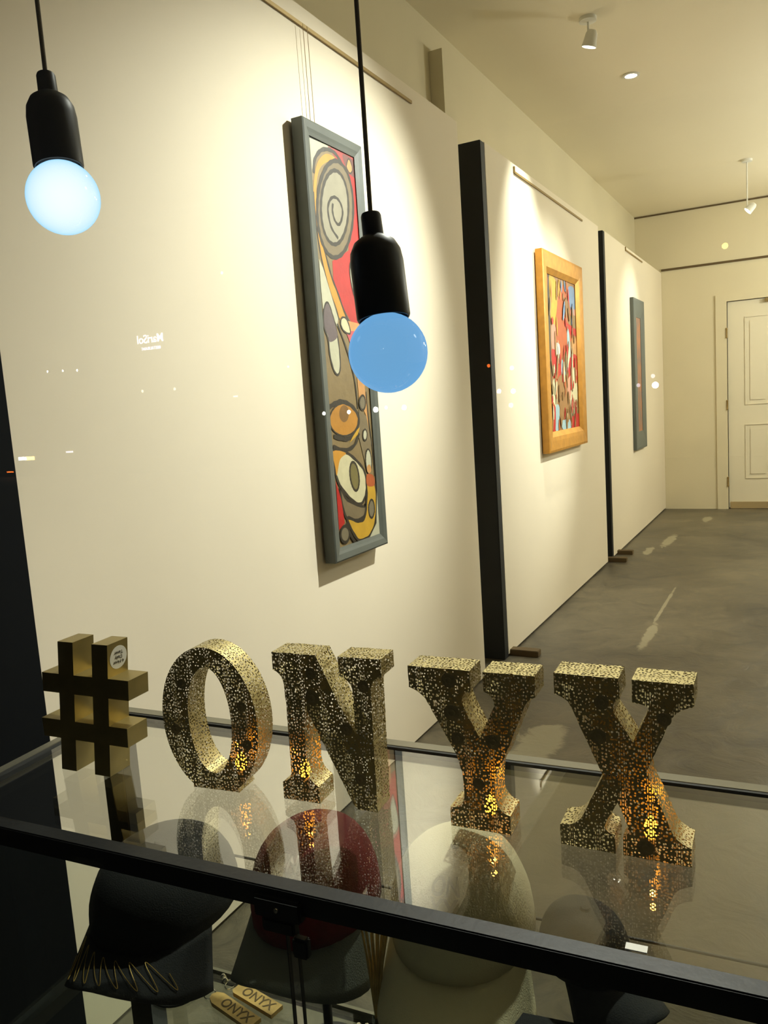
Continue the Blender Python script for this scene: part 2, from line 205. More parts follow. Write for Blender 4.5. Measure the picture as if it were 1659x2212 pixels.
M['greycloth'] = mat('charcoal_cloth', (92, 94, 86), 0.85, bump=0.3, bscale=500)
M['whitecloth'] = mat('white_cloth', (214, 204, 170), 0.85, bump=0.3, bscale=500)
M['blackcloth'] = mat('black_cloth', (15, 17, 20), 0.85, bump=0.3, bscale=500)
M['logolight'] = mat('pale_thread', (214, 190, 178), 0.7)
M['logogrey'] = mat('grey_thread', (150, 140, 122), 0.7)
M['goldthread'] = mat('gold_thread', (170, 140, 70), 0.4, metal=0.5)
M['straw'] = mat('dry_stalk', (186, 156, 88), 0.7, var=0.2, vscale=60)
M['seal'] = mat('cap_seal', (90, 96, 92), 0.5)
M['glass_top'] = glass('tinted_glass', 2.3, (0.985, 0.995, 0.975))
M['glass_thin'] = glass('cabinet_glass', 1.45, (0.93, 0.96, 0.92))
M['pane'] = glass('window_glass', 1.5, (0.975, 0.985, 0.97))

def floor_material():
    m = bpy.data.materials.new('screed_floor'); m.use_nodes = True; t = NT(m); b = t.n['Principled BSDF']
    tc = t.new('ShaderNodeTexCoord').outputs['Object']
    n1 = t.new('ShaderNodeTexNoise'); n1.inputs['Scale'].default_value = 1.1; n1.inputs['Detail'].default_value = 6; n1.inputs['Distortion'].default_value = 0.6; t.l.new(tc, n1.inputs['Vector'])
    n2 = t.new('ShaderNodeTexNoise'); n2.inputs['Scale'].default_value = 6; n2.inputs['Detail'].default_value = 8; n2.inputs['Roughness'].default_value = 0.65; n2.inputs['Distortion'].default_value = 1.2; t.l.new(tc, n2.inputs['Vector'])
    r = t.new('ShaderNodeValToRGB'); e = r.color_ramp.elements
    e[0].position = 0.30; e[0].color = lin((40, 38, 33)); e[1].position = 0.70; e[1].color = lin((128, 118, 96))
    n2.inputs['Roughness'].default_value = 0.72
    k = t.math('ADD', t.math('MULTIPLY', n1.outputs['Fac'], 0.45), t.math('MULTIPLY', n2.outputs['Fac'], 0.55)); t.l.new(k, r.inputs[0])
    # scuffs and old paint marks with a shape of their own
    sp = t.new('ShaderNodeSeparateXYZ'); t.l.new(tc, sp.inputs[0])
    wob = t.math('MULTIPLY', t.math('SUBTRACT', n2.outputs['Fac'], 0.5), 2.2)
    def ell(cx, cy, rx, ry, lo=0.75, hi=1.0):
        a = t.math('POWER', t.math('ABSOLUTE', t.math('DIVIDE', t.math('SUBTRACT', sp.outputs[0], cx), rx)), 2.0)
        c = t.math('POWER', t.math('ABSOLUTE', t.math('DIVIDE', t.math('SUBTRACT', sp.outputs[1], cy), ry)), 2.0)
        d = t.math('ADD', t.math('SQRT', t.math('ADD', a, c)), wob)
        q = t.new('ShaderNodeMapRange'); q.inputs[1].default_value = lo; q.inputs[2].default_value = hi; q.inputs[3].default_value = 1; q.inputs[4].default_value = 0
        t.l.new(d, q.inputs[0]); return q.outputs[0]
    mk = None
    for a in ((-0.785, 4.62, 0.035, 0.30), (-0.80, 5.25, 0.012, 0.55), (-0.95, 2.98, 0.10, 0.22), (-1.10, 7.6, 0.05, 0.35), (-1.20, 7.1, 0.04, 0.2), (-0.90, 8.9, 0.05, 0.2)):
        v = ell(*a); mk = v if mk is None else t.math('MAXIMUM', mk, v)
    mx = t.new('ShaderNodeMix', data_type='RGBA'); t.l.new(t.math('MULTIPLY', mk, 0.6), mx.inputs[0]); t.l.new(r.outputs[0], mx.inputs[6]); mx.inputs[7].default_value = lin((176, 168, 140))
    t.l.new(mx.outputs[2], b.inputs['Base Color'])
    rr = t.math('ADD', t.math('MULTIPLY', n2.outputs['Fac'], 0.35), 0.28); t.l.new(rr, b.inputs['Roughness'])
    u = t.new('ShaderNodeBump'); u.inputs['Strength'].default_value = 0.5; u.inputs['Distance'].default_value = 0.02; t.l.new(k, u.inputs['Height']); t.l.new(u.outputs[0], b.inputs['Normal'])
    return m
M['floor'] = floor_material()

def filigree_material():
    """pierced metal: rows of dots and dashes between fields of small petal holes, laid out on the sheet's own UVs (metres)"""
    m = bpy.data.materials.new('pierced_metal'); m.use_nodes = True; t = NT(m); b = t.n['Principled BSDF']
    b.inputs['Base Color'].default_value = lin((170, 154, 102)); b.inputs['Metallic'].default_value = 0.55; b.inputs['Roughness'].default_value = 0.45
    uv = t.new('ShaderNodeUVMap'); uv.uv_map = 'UVMap'; sp = t.new('ShaderNodeSeparateXYZ'); t.l.new(uv.outputs[0], sp.inputs[0])
    U_, V_ = sp.outputs[0], sp.outputs[1]
    col = t.math('FRACT', t.math('DIVIDE', U_, 0.0310)); cc = t.math('ABSOLUTE', t.math('SUBTRACT', col, 0.5))
    stripe = t.math('LESS_THAN', cc, 0.125)
    fv = t.math('ABSOLUTE', t.math('SUBTRACT', t.math('FRACT', t.math('DIVIDE', V_, 0.0048)), 0.5))
    dots = t.math('MULTIPLY', t.math('LESS_THAN', cc, 0.034), t.math('LESS_THAN', fv, 0.27))
    fd = t.math('LESS_THAN', t.math('FRACT', t.math('DIVIDE', V_, 0.0105)), 0.72)
    dash = t.math('MULTIPLY', t.math('LESS_THAN', t.math('ABSOLUTE', t.math('SUBTRACT', cc, 0.085)), 0.018), fd)
    rows = t.math('MULTIPLY', stripe, t.math('MAXIMUM', dots, dash))
    vo = t.new('ShaderNodeTexVoronoi', voronoi_dimensions='2D'); vo.inputs['Scale'].default_value = 225; vo.inputs['Randomness'].default_value = 0.75
    t.l.new(uv.outputs[0], vo.inputs['Vector'])
    n = t.new('ShaderNodeTexNoise', noise_dimensions='2D'); n.inputs['Scale'].default_value = 420; t.l.new(uv.outputs[0], n.inputs['Vector'])
    n3 = t.new('ShaderNodeTexNoise', noise_dimensions='2D'); n3.inputs['Scale'].default_value = 45; t.l.new(uv.outputs[0], n3.inputs['Vector'])
    thr = t.math('ADD', t.math('MULTIPLY', n.outputs['Fac'], 0.28), t.math('MULTIPLY', n3.outputs['Fac'], 0.34))
    hole = t.math('MULTIPLY', t.math('LESS_THAN', vo.outputs['Distance'], t.math('ADD', thr, -0.02)), t.math('SUBTRACT', 1.0, stripe))
    h = t.math('MAXIMUM', hole, rows)
    tr = t.new('ShaderNodeBsdfTransparent'); mx = t.new('ShaderNodeMixShader')
    t.l.new(h, mx.inputs[0]); t.l.new(b.outputs[0], mx.inputs[1]); t.l.new(tr.outputs[0], mx.inputs[2])
    t.l.new(mx.outputs[0], t.n['Material Output'].inputs[0]); return m
M['filigree'] = filigree_material()

# ------------------------------------------------------------ room shell
X0, XP, XR, YB, ZC = -1.706, -1.427, 2.60, 9.66, 3.34
def struct(o): return tag(o, kind='structure')
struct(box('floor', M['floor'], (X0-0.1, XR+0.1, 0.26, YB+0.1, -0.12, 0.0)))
struct(box('ceiling', M['ceiling'], (X0-0.1, XR+0.1, 0.26, YB+0.1, ZC, ZC+0.12)))
struct(box('wall_left', M['wall'], (X0-0.12, X0, 0.26, YB+0.1, 0.0, ZC)))
struct(box('wall_right', M['wall'], (XR, XR+0.12, 0.26, YB+0.1, 0.0, ZC)))
DX0, DX1, DZ = -0.75, 0.16, 2.295
bm = bmesh.new()
box_bm(bm, X0, DX0, YB, YB+0.14, 0, ZC); box_bm(bm, DX1, XR, YB, YB+0.14, 0, ZC); box_bm(bm, DX0, DX1, YB, YB+0.14, DZ, ZC)
struct(link('wall_back', fin(bm, 'wall_back'), M['back']))
bm = bmesh.new()   # shop front around the window opening
box_bm(bm, 2.45, XR+0.12, 0.16, 0.26, -0.12, ZC+0.12); box_bm(bm, X0-0.12, 2.45, 0.16, 0.26, 3.2, ZC+0.12); box_bm(bm, -1.75, 2.45, 0.16, 0.26, -0.12, 0.10)
struct(link('wall_front', fin(bm, 'wall_front'), M['black']))
struct(box('trim_1', M['pillar'], (X0+0.001, -1.40, 0.27, 1.062, 0.001, ZC-0.001), bev=0.004))          # dark return beside the window
w = struct(empty('window_1', (0, 0.30, 0)))
box('window_frame', M['black'], (-1.40, -1.34, -0.03, 0.03, 0.10, 3.2), w)
box('window_frame', M['black'], (2.39, 2.45, -0.03, 0.03, 0.10, 3.2), w)
box('window_sill', M['black'], (-1.40, 2.45, -0.05, 0.05, 0.085, 0.14), w)
box('pane', M['pane'], (-1.34, 2.39, -0.003, 0.003, 0.14, 3.2), w)
# dark rails across the back wall and along the left ceiling edge
struct(box('trim_2', M['gap'], (XP+0.003, XR-0.01, YB-0.014, YB-0.001, 2.705, 2.728)))
struct(box('trim_3', M['gap'], (X0+0.002, XR-0.01, YB-0.010, YB-0.001, 3.322, 3.336)))
struct(box('trim_4', M['wall'], (X0+0.001, X0+0.075, 4.00, 4.19, 2.60, 3.19)))
d = struct(empty('door_1', (DX0, YB, 0)))
dw = DX1-DX0
box('door_frame', M['back'], (-0.113, 0.0, -0.020, 0.02, 0, DZ+0.075), d)
box('door_frame', M['back'], (dw, dw+0.113, -0.020, 0.02, 0, DZ+0.075), d)
box('door_frame', M['back'], (0.0, dw, -0.020, 0.02, DZ, DZ+0.075), d)
leaf = box('door_leaf', M['door'], (0.006, dw-0.006, 0.018, 0.055, 0.012, DZ-0.006), d)
def door_field(x0, x1, z0, z1):
    bm = bmesh.new(); wd = 0.014
    for b in ((x0, x1, z0, z0+wd), (x0, x1, z1-wd, z1), (x0, x0+wd, z0+wd, z1-wd), (x1-wd, x1, z0+wd, z1-wd)):
        box_bm(bm, b[0], b[1], 0.008, 0.019, b[2], b[3], bev=0.003)
    box_bm(bm, x0+0.05, x1-0.05, 0.010, 0.019, z0+0.05, z1-0.05, bev=0.004)
    link('door_panel', fin(bm, 'door_panel'), M['door'], leaf)
for z0, z1 in ((0.34, 0.95), (1.16, 2.12)):
    door_field(0.175, 0.43, z0, z1); door_field(0.49, 0.74, z0, z1)
for z_ in (1.955, 1.17, 0.312):
    lathe('hinge', [(0, -0.055), (0.009, -0.055), (0.011, -0.045), (0.009, -0.04), (0.009, 0.04), (0.011, 0.045), (0.009, 0.055), (0, 0.055)], M['rail'], d, n=12, loc=(0.0, -0.026, z_))
box('door_light_strip', mat('light_strip_metal', (232, 208, 160), 0.22, metal=0.7), (0.02, dw-0.02, 0.010, 0.017, 0.004, 0.080), d)  # pale strip added to stand for warm light along the door's foot
box('door_closer', M['rail'], (0.38, 0.60, -0.045, 0.017, DZ-0.045, DZ-0.008), d, bev=0.004)

# ------------------------------------------------------------ free-standing wall panels
def wall_panel(y0, y1, label, end=True, feet=()):
    p = tag(empty('partition_board', (XP, y0, 0)), label, 'wall panel', 'white panels along the left wall')
    box('board', M['panel'], (-0.20, 0, 0.012 if end else 0, y1-y0, 0.015, 2.69), p)
    if end: box('end_post', M['endb'], (-0.196, 0.0, -0.050, 0.010, 0.0, 2.688), p, bev=0.003)
    for fy, fx0, fx1 in feet: box('foot', M['gap'], (fx0-XP, fx1-XP, fy-y0-0.03, fy-y0+0.03, 0.0, 0.035), p, bev=0.003)
    return p
wall_panel(1.075, 3.635, 'nearest tall white wall panel, behind the long swirl painting', end=False)
wall_panel(3.985, 6.515, 'middle tall white wall panel, behind the gold-framed painting', feet=((4.05, -1.60, -1.27),))
wall_panel(6.735, YB-0.002, 'farthest tall white wall panel, beside the back wall', feet=((6.60, -1.60, -1.29), (6.92, -1.60, -1.30)))
def hang_rail(y0, y1, z, label, r=0.006):
    q = tag(empty('picture_rail', (XP, y0, z)), label, 'picture rail')
    box('rail_bar', M['rail'], (0.002, 0.008, 0, y1-y0, -0.006, 0.006), q)
    box('end_hook', M['rail'], (0.0, 0.009, -0.006, 0.006, -0.006, 0.03), q)
    return q
hang_rail(1.30, 3.13, 2.628, 'long thin brass hanging rail above the swirl painting')
hang_rail(4.45, 5.99, 2.643, 'thin brass hanging rail above the gold-framed painting')
hang_rail(7.59, 8.43, 2.656, 'short thin hanging rail above the narrow slate-framed picture')

# ------------------------------------------------------------ paintings
PAINT = {'line': (44, 34, 18), 'tan': (146, 122, 78), 'pale': (212, 208, 178), 'crimson': (184, 54, 52), 'plum': (122, 66, 60), 'peach': (222, 160, 92),
 'red': (205, 14, 6), 'orange': (226, 158, 40), 'taupe': (134, 116, 84), 'silver': (168, 160, 136), 'mauve': (110, 92, 96), 'rose': (214, 84, 96), 'cream': (232, 222, 178),
 'orange2': (206, 140, 36), 'brown': (140, 96, 34), 'yellow': (222, 172, 40), 'olive': (128, 116, 62), 'rust': (196, 92, 34), 'grey': (134, 122, 96),
 'umber': (168, 120, 66), 'blue': (120, 152, 190), 'pink': (226, 158, 130), 'sky': (172, 206, 214), 'white': (236, 236, 226)}
PM = {k: mat('paint_'+k, tuple(c*0.84 for c in v), 0.5, var=0.07, vscale=25, bump=0.15, bscale=90) for k, v in PAINT.items()}
PI_ = {k: i for i, k in enumerate(PAINT)}
def frame_bm(w, h, b, d, inner_d):
    """moulded rectangular picture frame; local x = out from the wall, y along, z up"""
    bm = bmesh.new(); prof = [(0, 0.0), (0, d), (b*0.12, d+0.003), (b*0.55, d), (b*0.75, d-0.003), (b, inner_d), (b, 0.0)]
    rings = []
    for t_, x in prof: rings.append([bm.verts.new((x, a, c)) for a, c in ((t_, t_), (w-t_, t_), (w-t_, h-t_), (t_, h-t_))])
    for i in range(len(rings)):
        a, c = rings[i], rings[(i+1) % len(rings)]
        for k in range(4): bm.faces.new((a[k], a[(k+1) % 4], c[(k+1) % 4], c[k]))
    return fin(bm, 'frame')
def flat_poly(bm, pts, x, mi):
    vs = [bm.verts.new((x, p[0], p[1])) for p in pts]
    for tri in tessellate_polygon([[Vector((p[0], p[1], 0)) for p in pts]]):
        try: f = bm.faces.new([vs[i] for i in tri]); f.material_index = mi
        except ValueError: pass
def ribbon(bm, pts, w, closed, x, mi):
    n = len(pts); L = []; R_ = []
    for i in range(n):
        a = pts[(i-1) % n] if (closed or i) else pts[0]; b = pts[(i+1) % n] if (closed or i < n-1) else pts[-1]
        dx, dy = b[0]-a[0], b[1]-a[1]; l = math.hypot(dx, dy) or 1; k = 0.5*w*(1+0.15*math.sin(i*1.7))
        L.append(bm.verts.new((x, pts[i][0]-dy/l*k, pts[i][1]+dx/l*k))); R_.append(bm.verts.new((x, pts[i][0]+dy/l*k, pts[i][1]-dx/l*k)))
    for i in range(n if closed else n-1):
        j = (i+1) % n; f = bm.faces.new((L[i], L[j], R_[j], R_[i])); f.material_index = mi
def clampp(p, w, h, m): return (min(max(p[0], m), w-m), min(max(p[1], m), h-m))
ART1w, ART1h = 0.377, 1.417
q = tag(empty('framed_painting', (XP+0.010, 2.205, 0.895)), 'tall narrow abstract painting of swirls in a wide grey frame, behind the pendant bulb', 'painting')
link('frame', frame_bm(ART1w, ART1h, 0.045, 0.040, 0.034), M['frame1'], q)
bm = bmesh.new(); lay = 0
for a in ART1:
    lay += 1; x = 0.030+lay*0.00006
    if a[0] == 'f':
        pts = [clampp(p, ART1w, ART1h, 0.044) for p in (catmull(a[2], True, 4) if a[3] else a[2])]
        flat_poly(bm, pts, x, PI_[a[1]])
    else:
        pts = [clampp(p, ART1w, ART1h, 0.044) for p in catmull(a[2], a[4], 5)]
        ribbon(bm, pts, a[3]*1.3, a[4], x, PI_['line'])
box_bm(bm, 0.006, 0.0300, 0.044, ART1w-0.044, 0.044, ART1h-0.044)
me = bpy.data.meshes.new('canvas'); bm.to_mesh(me); bm.free()
link('canvas', me, [PM[k] for k in PAINT], q)
for dy in (0.10, 0.125):
    tube('hanging_wire', [(0.010, dy, ART1h-0.02), (0.010, dy-0.004, 2.622-0.895)], 0.0011, mat('nylon_wire', (176, 150, 104), 0.5), q, n=5)
ART2w, ART2h = 0.975, 1.225
q = tag(empty('framed_painting', (XP+0.008, 4.77, 1.05)), 'red, orange and blue abstract painting in a broad gold frame', 'painting')
link('frame', frame_bm(ART2w, ART2h, 0.125, 0.042, 0.020), M['gold'], q)
bm = bmesh.new()
for i, (c, pts) in enumerate(ART2):
    pts = [clampp(p, ART2w, ART2h, 0.12) for p in (pts if i == 0 else catmull(pts, True, 3))]
    flat_poly(bm, pts, 0.014+(i+1)*0.0001, PI_[c])
for i in range(90):                               # small broken brush marks
    cy, cz = random.uniform(0.15, ART2w-0.15), random.uniform(0.15, ART2h-0.15); a0 = random.uniform(1.2, 1.9); l_, w_ = random.uniform(0.02, 0.09), random.uniform(0.008, 0.028)
    pts = [(cy+l_*math.cos(a0)*p-w_*math.sin(a0)*s_, cz+l_*math.sin(a0)*p+w_*math.cos(a0)*s_) for p, s_ in ((-1, -0.4), (0, -1), (1, -0.3), (0.9, 0.4), (0, 0.8), (-1, 0.5))]
    low = cz < 0.75
    flat_poly(bm, [clampp(p, ART2w, ART2h, 0.125) for p in pts], 0.0175+i*0.00004, PI_[random.choice(['red', 'rust', 'umber', 'tan', 'cream', 'brown', 'red'] if low else ['rust', 'umber', 'tan', 'brown', 'red', 'blue', 'orange'])])
box_bm(bm, 0.004, 0.0140, 0.12, ART2w-0.12, 0.12, ART2h-0.12)
me = bpy.data.meshes.new('canvas'); bm.to_mesh(me); bm.free(); link('canvas', me, [PM[k] for k in PAINT], q)
q = tag(empty('framed_painting', (XP, 7.75, 0.835)), 'narrow slate-framed picture on the farthest panel', 'painting')
link('frame', frame_bm(0.56, 1.42, 0.17, 0.032, 0.024), M['frame3'], q)
box('canvas', mat('muted_canvas', (150, 126, 112), 0.6, var=0.2, vscale=9, col2=(176, 120, 84)), (0.004, 0.020, 0.16, 0.40, 0.16, 1.26), q)

# ------------------------------------------------------------ lamps of the room and added fill fittings
lens = emit('lamp_lens', (1.0, 0.93, 0.78), 25)
def spotlight(head, target, label, lensmat=lens):
    q = tag(empty('ceiling_spotlight', (head[0], head[1], ZC)), label, 'spotlight')
    lathe('mount', [(0, 0), (0.045, 0), (0.045, -0.018), (0.012, -0.022), (0, -0.022)], M['white'], q, n=20)
    h = ZC-head[2]
    tube('stem', [(0, 0, -0.02), (0, 0, -h+0.02)], 0.006, M['white'], q)
    dv = (Vector(target)-Vector(head)).normalized(); e = dv.to_track_quat('-Z', 'Y').to_euler()
    sh = lathe('lamp_head', [(0, 0.085), (0.020, 0.085), (0.030, 0.07), (0.036, 0.02), (0.040, 0.005), (0.036, 0.005), (0.032, 0.02), (0.0, 0.03)], M['white'], q, n=24, loc=(0, 0, -h), rot=e)
    lathe('lens', [(0, 0.013), (0.020, 0.016), (0.031, 0.021), (0.031, 0.022), (0, 0.022)], lensmat, q, n=24, loc=(0, 0, -h), rot=e)
    return q
names = ['ceiling spotlight aimed at the swirl painting', 'bright ceiling spotlight close to the middle panel', 'ceiling spotlight aimed at the gold-framed painting',
         'bright ceiling spotlight nearest the back wall', 'ceiling spotlight over the glass cabinet']
for (a, b_, p_, c_), nm in zip(SPOTS, names): spotlight(a, b_, nm)
q = tag(empty('recessed_downlight', (-0.953, 5.407, ZC)), 'small round recessed downlight shining in the ceiling', 'downlight')
lathe('bezel', [(0.036, -0.001), (0.052, -0.001), (0.052, -0.005), (0.036, -0.007), (0.036, -0.001)], M['white'], q, n=28)
lathe('lens', [(0, -0.002), (0.036, -0.002), (0.036, -0.0045), (0, -0.006)], lens, q, n=28)
for i, (gx, gy, gp) in enumerate(FILLS):  # made-up fittings hung where the unseen fill lights sit
    q = tag(empty('fill_pendant', (gx, gy, ZC)), ['unseen added fill pendant nearest the shop window', 'unseen added fill pendant in the middle of the room', 'unseen added fill pendant nearest the back wall'][i], 'pendant lamp')
    tube('cord', [(0, 0, 0), (0, 0, -0.68)], 0.003, M['white'], q)
    lathe('collar', [(0, -0.67), (0.03, -0.67), (0.035, -0.72), (0, -0.72)], M['white'], q, n=20)
    lathe('fill_rim', [(0.035, -0.72), (0.09, -0.72), (0.09, -0.726), (0.035, -0.726), (0.035, -0.72)], M['white'], q, n=24)

# ------------------------------------------------------------ glass display cabinet (long direction u, depth v)
TA = math.radians(3.462); ZT = 0.85
cab = tag(empty('display_cabinet', (0, 0, 0), (0, 0, TA)), 'glass-topped cabinet with black metal frame carrying the word letters', 'cabinet')
UL, UR, VF, VR = -1.125, 0.42, 0.722, 1.131
box('glass_top', M['glass_top'], (UL+0.006, UR-0.006, VF+0.020, VR-0.006, ZT-0.009, ZT), cab)
box('front_rail', M['steel'], (UL, UR, VF-0.004, VF+0.020, ZT-0.028, ZT+0.001), cab, bev=0.0015)
rr = box('rear_rail', M['alu'], (UL, UR, VR-0.018, VR+0.004, ZT-0.022, ZT+0.0035), cab, bev=0.001)
box('seal', M['gasket'], (UL+0.01, UR-0.01, VR-0.0225, VR-0.018, ZT-0.010, ZT+0.0025), rr)
box('rail_clip', M['black'], (-0.602, -0.580, VR-0.014, VR+0.006, ZT+0.003, ZT+0.012), rr, bev=0.003)
sr = box('side_rail', M['alu'], (UL-0.002, UL+0.016, VF+0.020, VR-0.018, ZT-0.022, ZT+0.003), cab, bev=0.001)
box('seal', M['gasket'], (UL+0.016, UL+0.021, VF+0.022, VR-0.02, ZT-0.010, ZT+0.0022), sr)
sr = box('side_rail', M['alu'], (UR-0.016, UR+0.002, VF+0.020, VR-0.018, ZT-0.022, ZT+0.003), cab, bev=0.001)
for u_, v_ in ((UL+0.020, VR-0.030), (UR-0.02, VR-0.030), (UR-0.02, VF+0.016)):
    box('leg', M['steel'], (u_-0.026, u_+0.026, v_-0.022, v_+0.022, 0.001, ZT-0.030), cab, bev=0.002)
box('leg', M['steel'], (UL-0.002, UL+0.044, VF-0.002, VF+0.042, 0.001, ZT-0.030), cab, bev=0.002)
ZS = 0.45
sh = box('shelf', M['glass_thin'], (UL+0.03, UR-0.03, VF+0.03, 1.0, ZS-0.008, ZS), cab)
box('shelf_edge', M['alu'], (UL+0.03, UR-0.03, 1.0, 1.006, ZS-0.012, ZS+0.004), sh)
box('shelf_rail', M['gasket'], (UL+0.03, UR-0.03, 1.007, 1.017, ZS-0.026, ZS-0.006), sh)
tube('cross_rod', [(UL+0.046, 1.10, 0.607), (UR-0.046, 1.10, 0.607)], 0.0022, M['gasket'], cab, n=6)
box('lower_rail', M['steel'], (UL+0.01, UL+0.035, VF+0.045, VR-0.055, ZS-0.05, ZS-0.024), cab)
for a, b_ in ((UL+0.045, -0.4985), (-0.4855, UR-0.03)):
    dr = box('glass_door', M['glass_thin'], (a, b_, VF+0.004, VF+0.009, 0.20, ZT-0.030), cab)
    box('door_edge', M['gasket'], (b_-0.0015 if a < -1 else a, b_ if a < -1 else a+0.0010, VF+0.0035, VF+0.0095, 0.20, ZT-0.031), dr)
lt = box('door_latch', M['black'], (-0.532, -0.468, VF-0.012, VF+0.012, 0.815, 0.842), cab, bev=0.003)
box('latch_block', M['black'], (-0.524, -0.479, VF-0.010, VF+0.003, 0.796, 0.8145), lt, bev=0.003)
box('latch_block', M['black'], (-0.4845, -0.464, VF-0.010, VF+0.003, 0.770, 0.7955), lt, bev=0.003)
lathe('latch_screw', [(0, 0.0), (0.0035, 0.0), (0.003, 0.0015), (0, 0.002)], M['silver'], lt, n=12, loc=(-0.500, VF-0.012, 0.829), rot=(PI/2, 0, 0))
def tw(u, v, z=0.0): return Vector((u*math.cos(TA)-v*math.sin(TA), u*math.sin(TA)+v*math.cos(TA), z))
q = box('price_tag', M['white'], (-0.0105, 0.0105, -0.0050, 0.0050, 0, 0.0012), loc=tw(-0.101, 0.7485, ZT+0.0003), rot=(0, 0, TA)); tag(q, 'small blank white rectangular tag on the front edge of the glass top', 'tag')

# ------------------------------------------------------------ letters
DEP = 0.044
def dense(p, step=0.006, jit=0.0):
    out = []
    for i in range(len(p)):
        a, b = Vector(p[i]), Vector(p[(i+1) % len(p)]); k = max(1, int((b-a).length/step))
        for j in range(k):
            v = a.lerp(b, j/k)
            if jit and 0 < j: v = v+Vector((random.uniform(-jit, jit), random.uniform(-jit, jit)))
            out.append((v.x, max(0.0, v.y)))
    return out
def letter_mesh(outer, holes, dep, jit=0.0, step=0.006):
    """closed sheet-metal body: front, back and edge strips with UVs in metres"""
    loops = [dense(l, step, jit) for l in [outer]+holes]
    bm = bmesh.new(); uvl = bm.loops.layers.uv.new('UVMap')
    flat = [p for l in loops for p in l]
    tris = tessellate_polygon([[Vector((p[0], p[1], 0)) for p in l] for l in loops])
    for y, ou, rev in ((0, 0.0, False), (dep, 0.37, True)):
        vs = [bm.verts.new((p[0], y, p[1])) for p in flat]
        for t_ in tris:
            idx = t_[::-1] if rev else t_
            try: f = bm.faces.new([vs[i] for i in idx])
            except ValueError: continue
            for lo in f.loops: lo[uvl].uv = (lo.vert.co.x+ou, lo.vert.co.z)
        if y == 0: F0 = vs
        else: F1 = vs
    base = 0
    for l in loops:
        n = len(l); s = 0
        for i in range(n):
            j = (i+1) % n; a, b = base+i, base+j; L = math.dist(l[i], l[j])
            f = bm.faces.new((F0[a], F0[b], F1[b], F1[a]))
            for lo, uvv in zip(f.loops, ((s, 0), (s+L, 0), (s+L, dep), (s, dep))): lo[uvl].uv = (uvv[1]*1.0+0.71, uvv[0]+0.2)
            s += L
        base += n
    bmesh.ops.recalc_face_normals(bm, faces=bm.faces)
    me = bpy.data.meshes.new('letter'); bm.to_mesh(me); bm.free(); return me
cm = lambda pts: [(a/100, b/100) for a, b in pts]
def bez(p0, p1, p2, k=5): return [tuple((1-t)**2*p0[e]+2*(1-t)*t*p1[e]+t*t*p2[e] for e in (0, 1)) for t in [i/k for i in range(k+1)]]
led_mat = emit('led_glow', (1.0, 0.36, 0.03), 7)
def metal_letter(name, u, v, outer, holes, label, rosettes, led, rot=0.0, power=0.3):
    q = tag(empty(name, tw(u, v, ZT+0.0004), (0, 0, TA+rot)), label, 'letter', 'pierced metal light-up letters')
    body = link('shell', letter_mesh(cm(outer), [cm(h) for h in holes], DEP, 0.0004), M['filigree'], q)
    for (x, z, r) in [(a_, b_, c_/100) for a_, b_, c_ in rosettes]:
        for yy_, rx in ((-0.0002, PI/2), (DEP+0.0002, -PI/2)):
            lathe('rosette', [(0, 0.0012), (r*0.35, 0.0009), (r*0.40, 0.0005), (r*0.8, 0.0009), (r, 0.0003), (r, 0)], M['disc'], q, n=20, loc=(x/100, yy_, z/100), rot=(rx, 0, 0))
    lx, ly, lz = led[0]/100, led[1]/100, led[2]/100
    tl = lathe('tea_light', [(0, 0), (0.0055, 0), (0.0055, max(0.002, lz-0.006)), (0.004, max(0.003, lz-0.004)), (0, max(0.003, lz-0.004))], M['white'], q, n=16, loc=(lx, ly, 0.001))
    lathe('led_bulb', [(0, lz-0.005), (0.0065, lz-0.004), (0.009, lz+0.002), (0.008, lz+0.010), (0.004, lz+0.019), (0, lz+0.024)], led_mat, tl, n=10)
    p = point((0, 0, 0), power, 0.004, (1.0, 0.40, 0.06), 'led_light'); p.parent = q; p.location = (lx, ly, lz+0.032)
    return q
# O
ring = lambda cx, cz, rx, rz, n: [(cx+rx*math.cos(2*PI*i/n), cz+rz*math.sin(2*PI*i/n)) for i in range(n)]
O_out = [p for p in ring(4.1, 10.6, 8.2, 11.4, 64) if p[1] > 0.25]
k0 = max(range(len(O_out)), key=lambda i: math.dist(O_out[i], O_out[(i+1) % len(O_out)]))
O_out = O_out[k0+1:]+O_out[:k0+1]; O_out = [(O_out[-1][0]+0.9, 0.0)]+O_out+[(O_out[0][0]-0.9, 0.0)] if False else O_out
O_out = [(8.2, 0.0)]+[p for p in O_out]+[(0.2, 0.0)]
metal_letter('metal_letter', -0.765, 0.9015, O_out, [ring(4.2, 10.8, 3.7, 8.2, 48)[::-1]], 'round pierced metal letter O with a flat foot',
             [(0.0, 16.2, 0.8), (10.3, 7.6, 0.8), (9.9, 13.4, 0.8), (-1.9, 9.0, 0.8)], (7.5, 2.2, 3.0), rot=0.06, power=0.022)
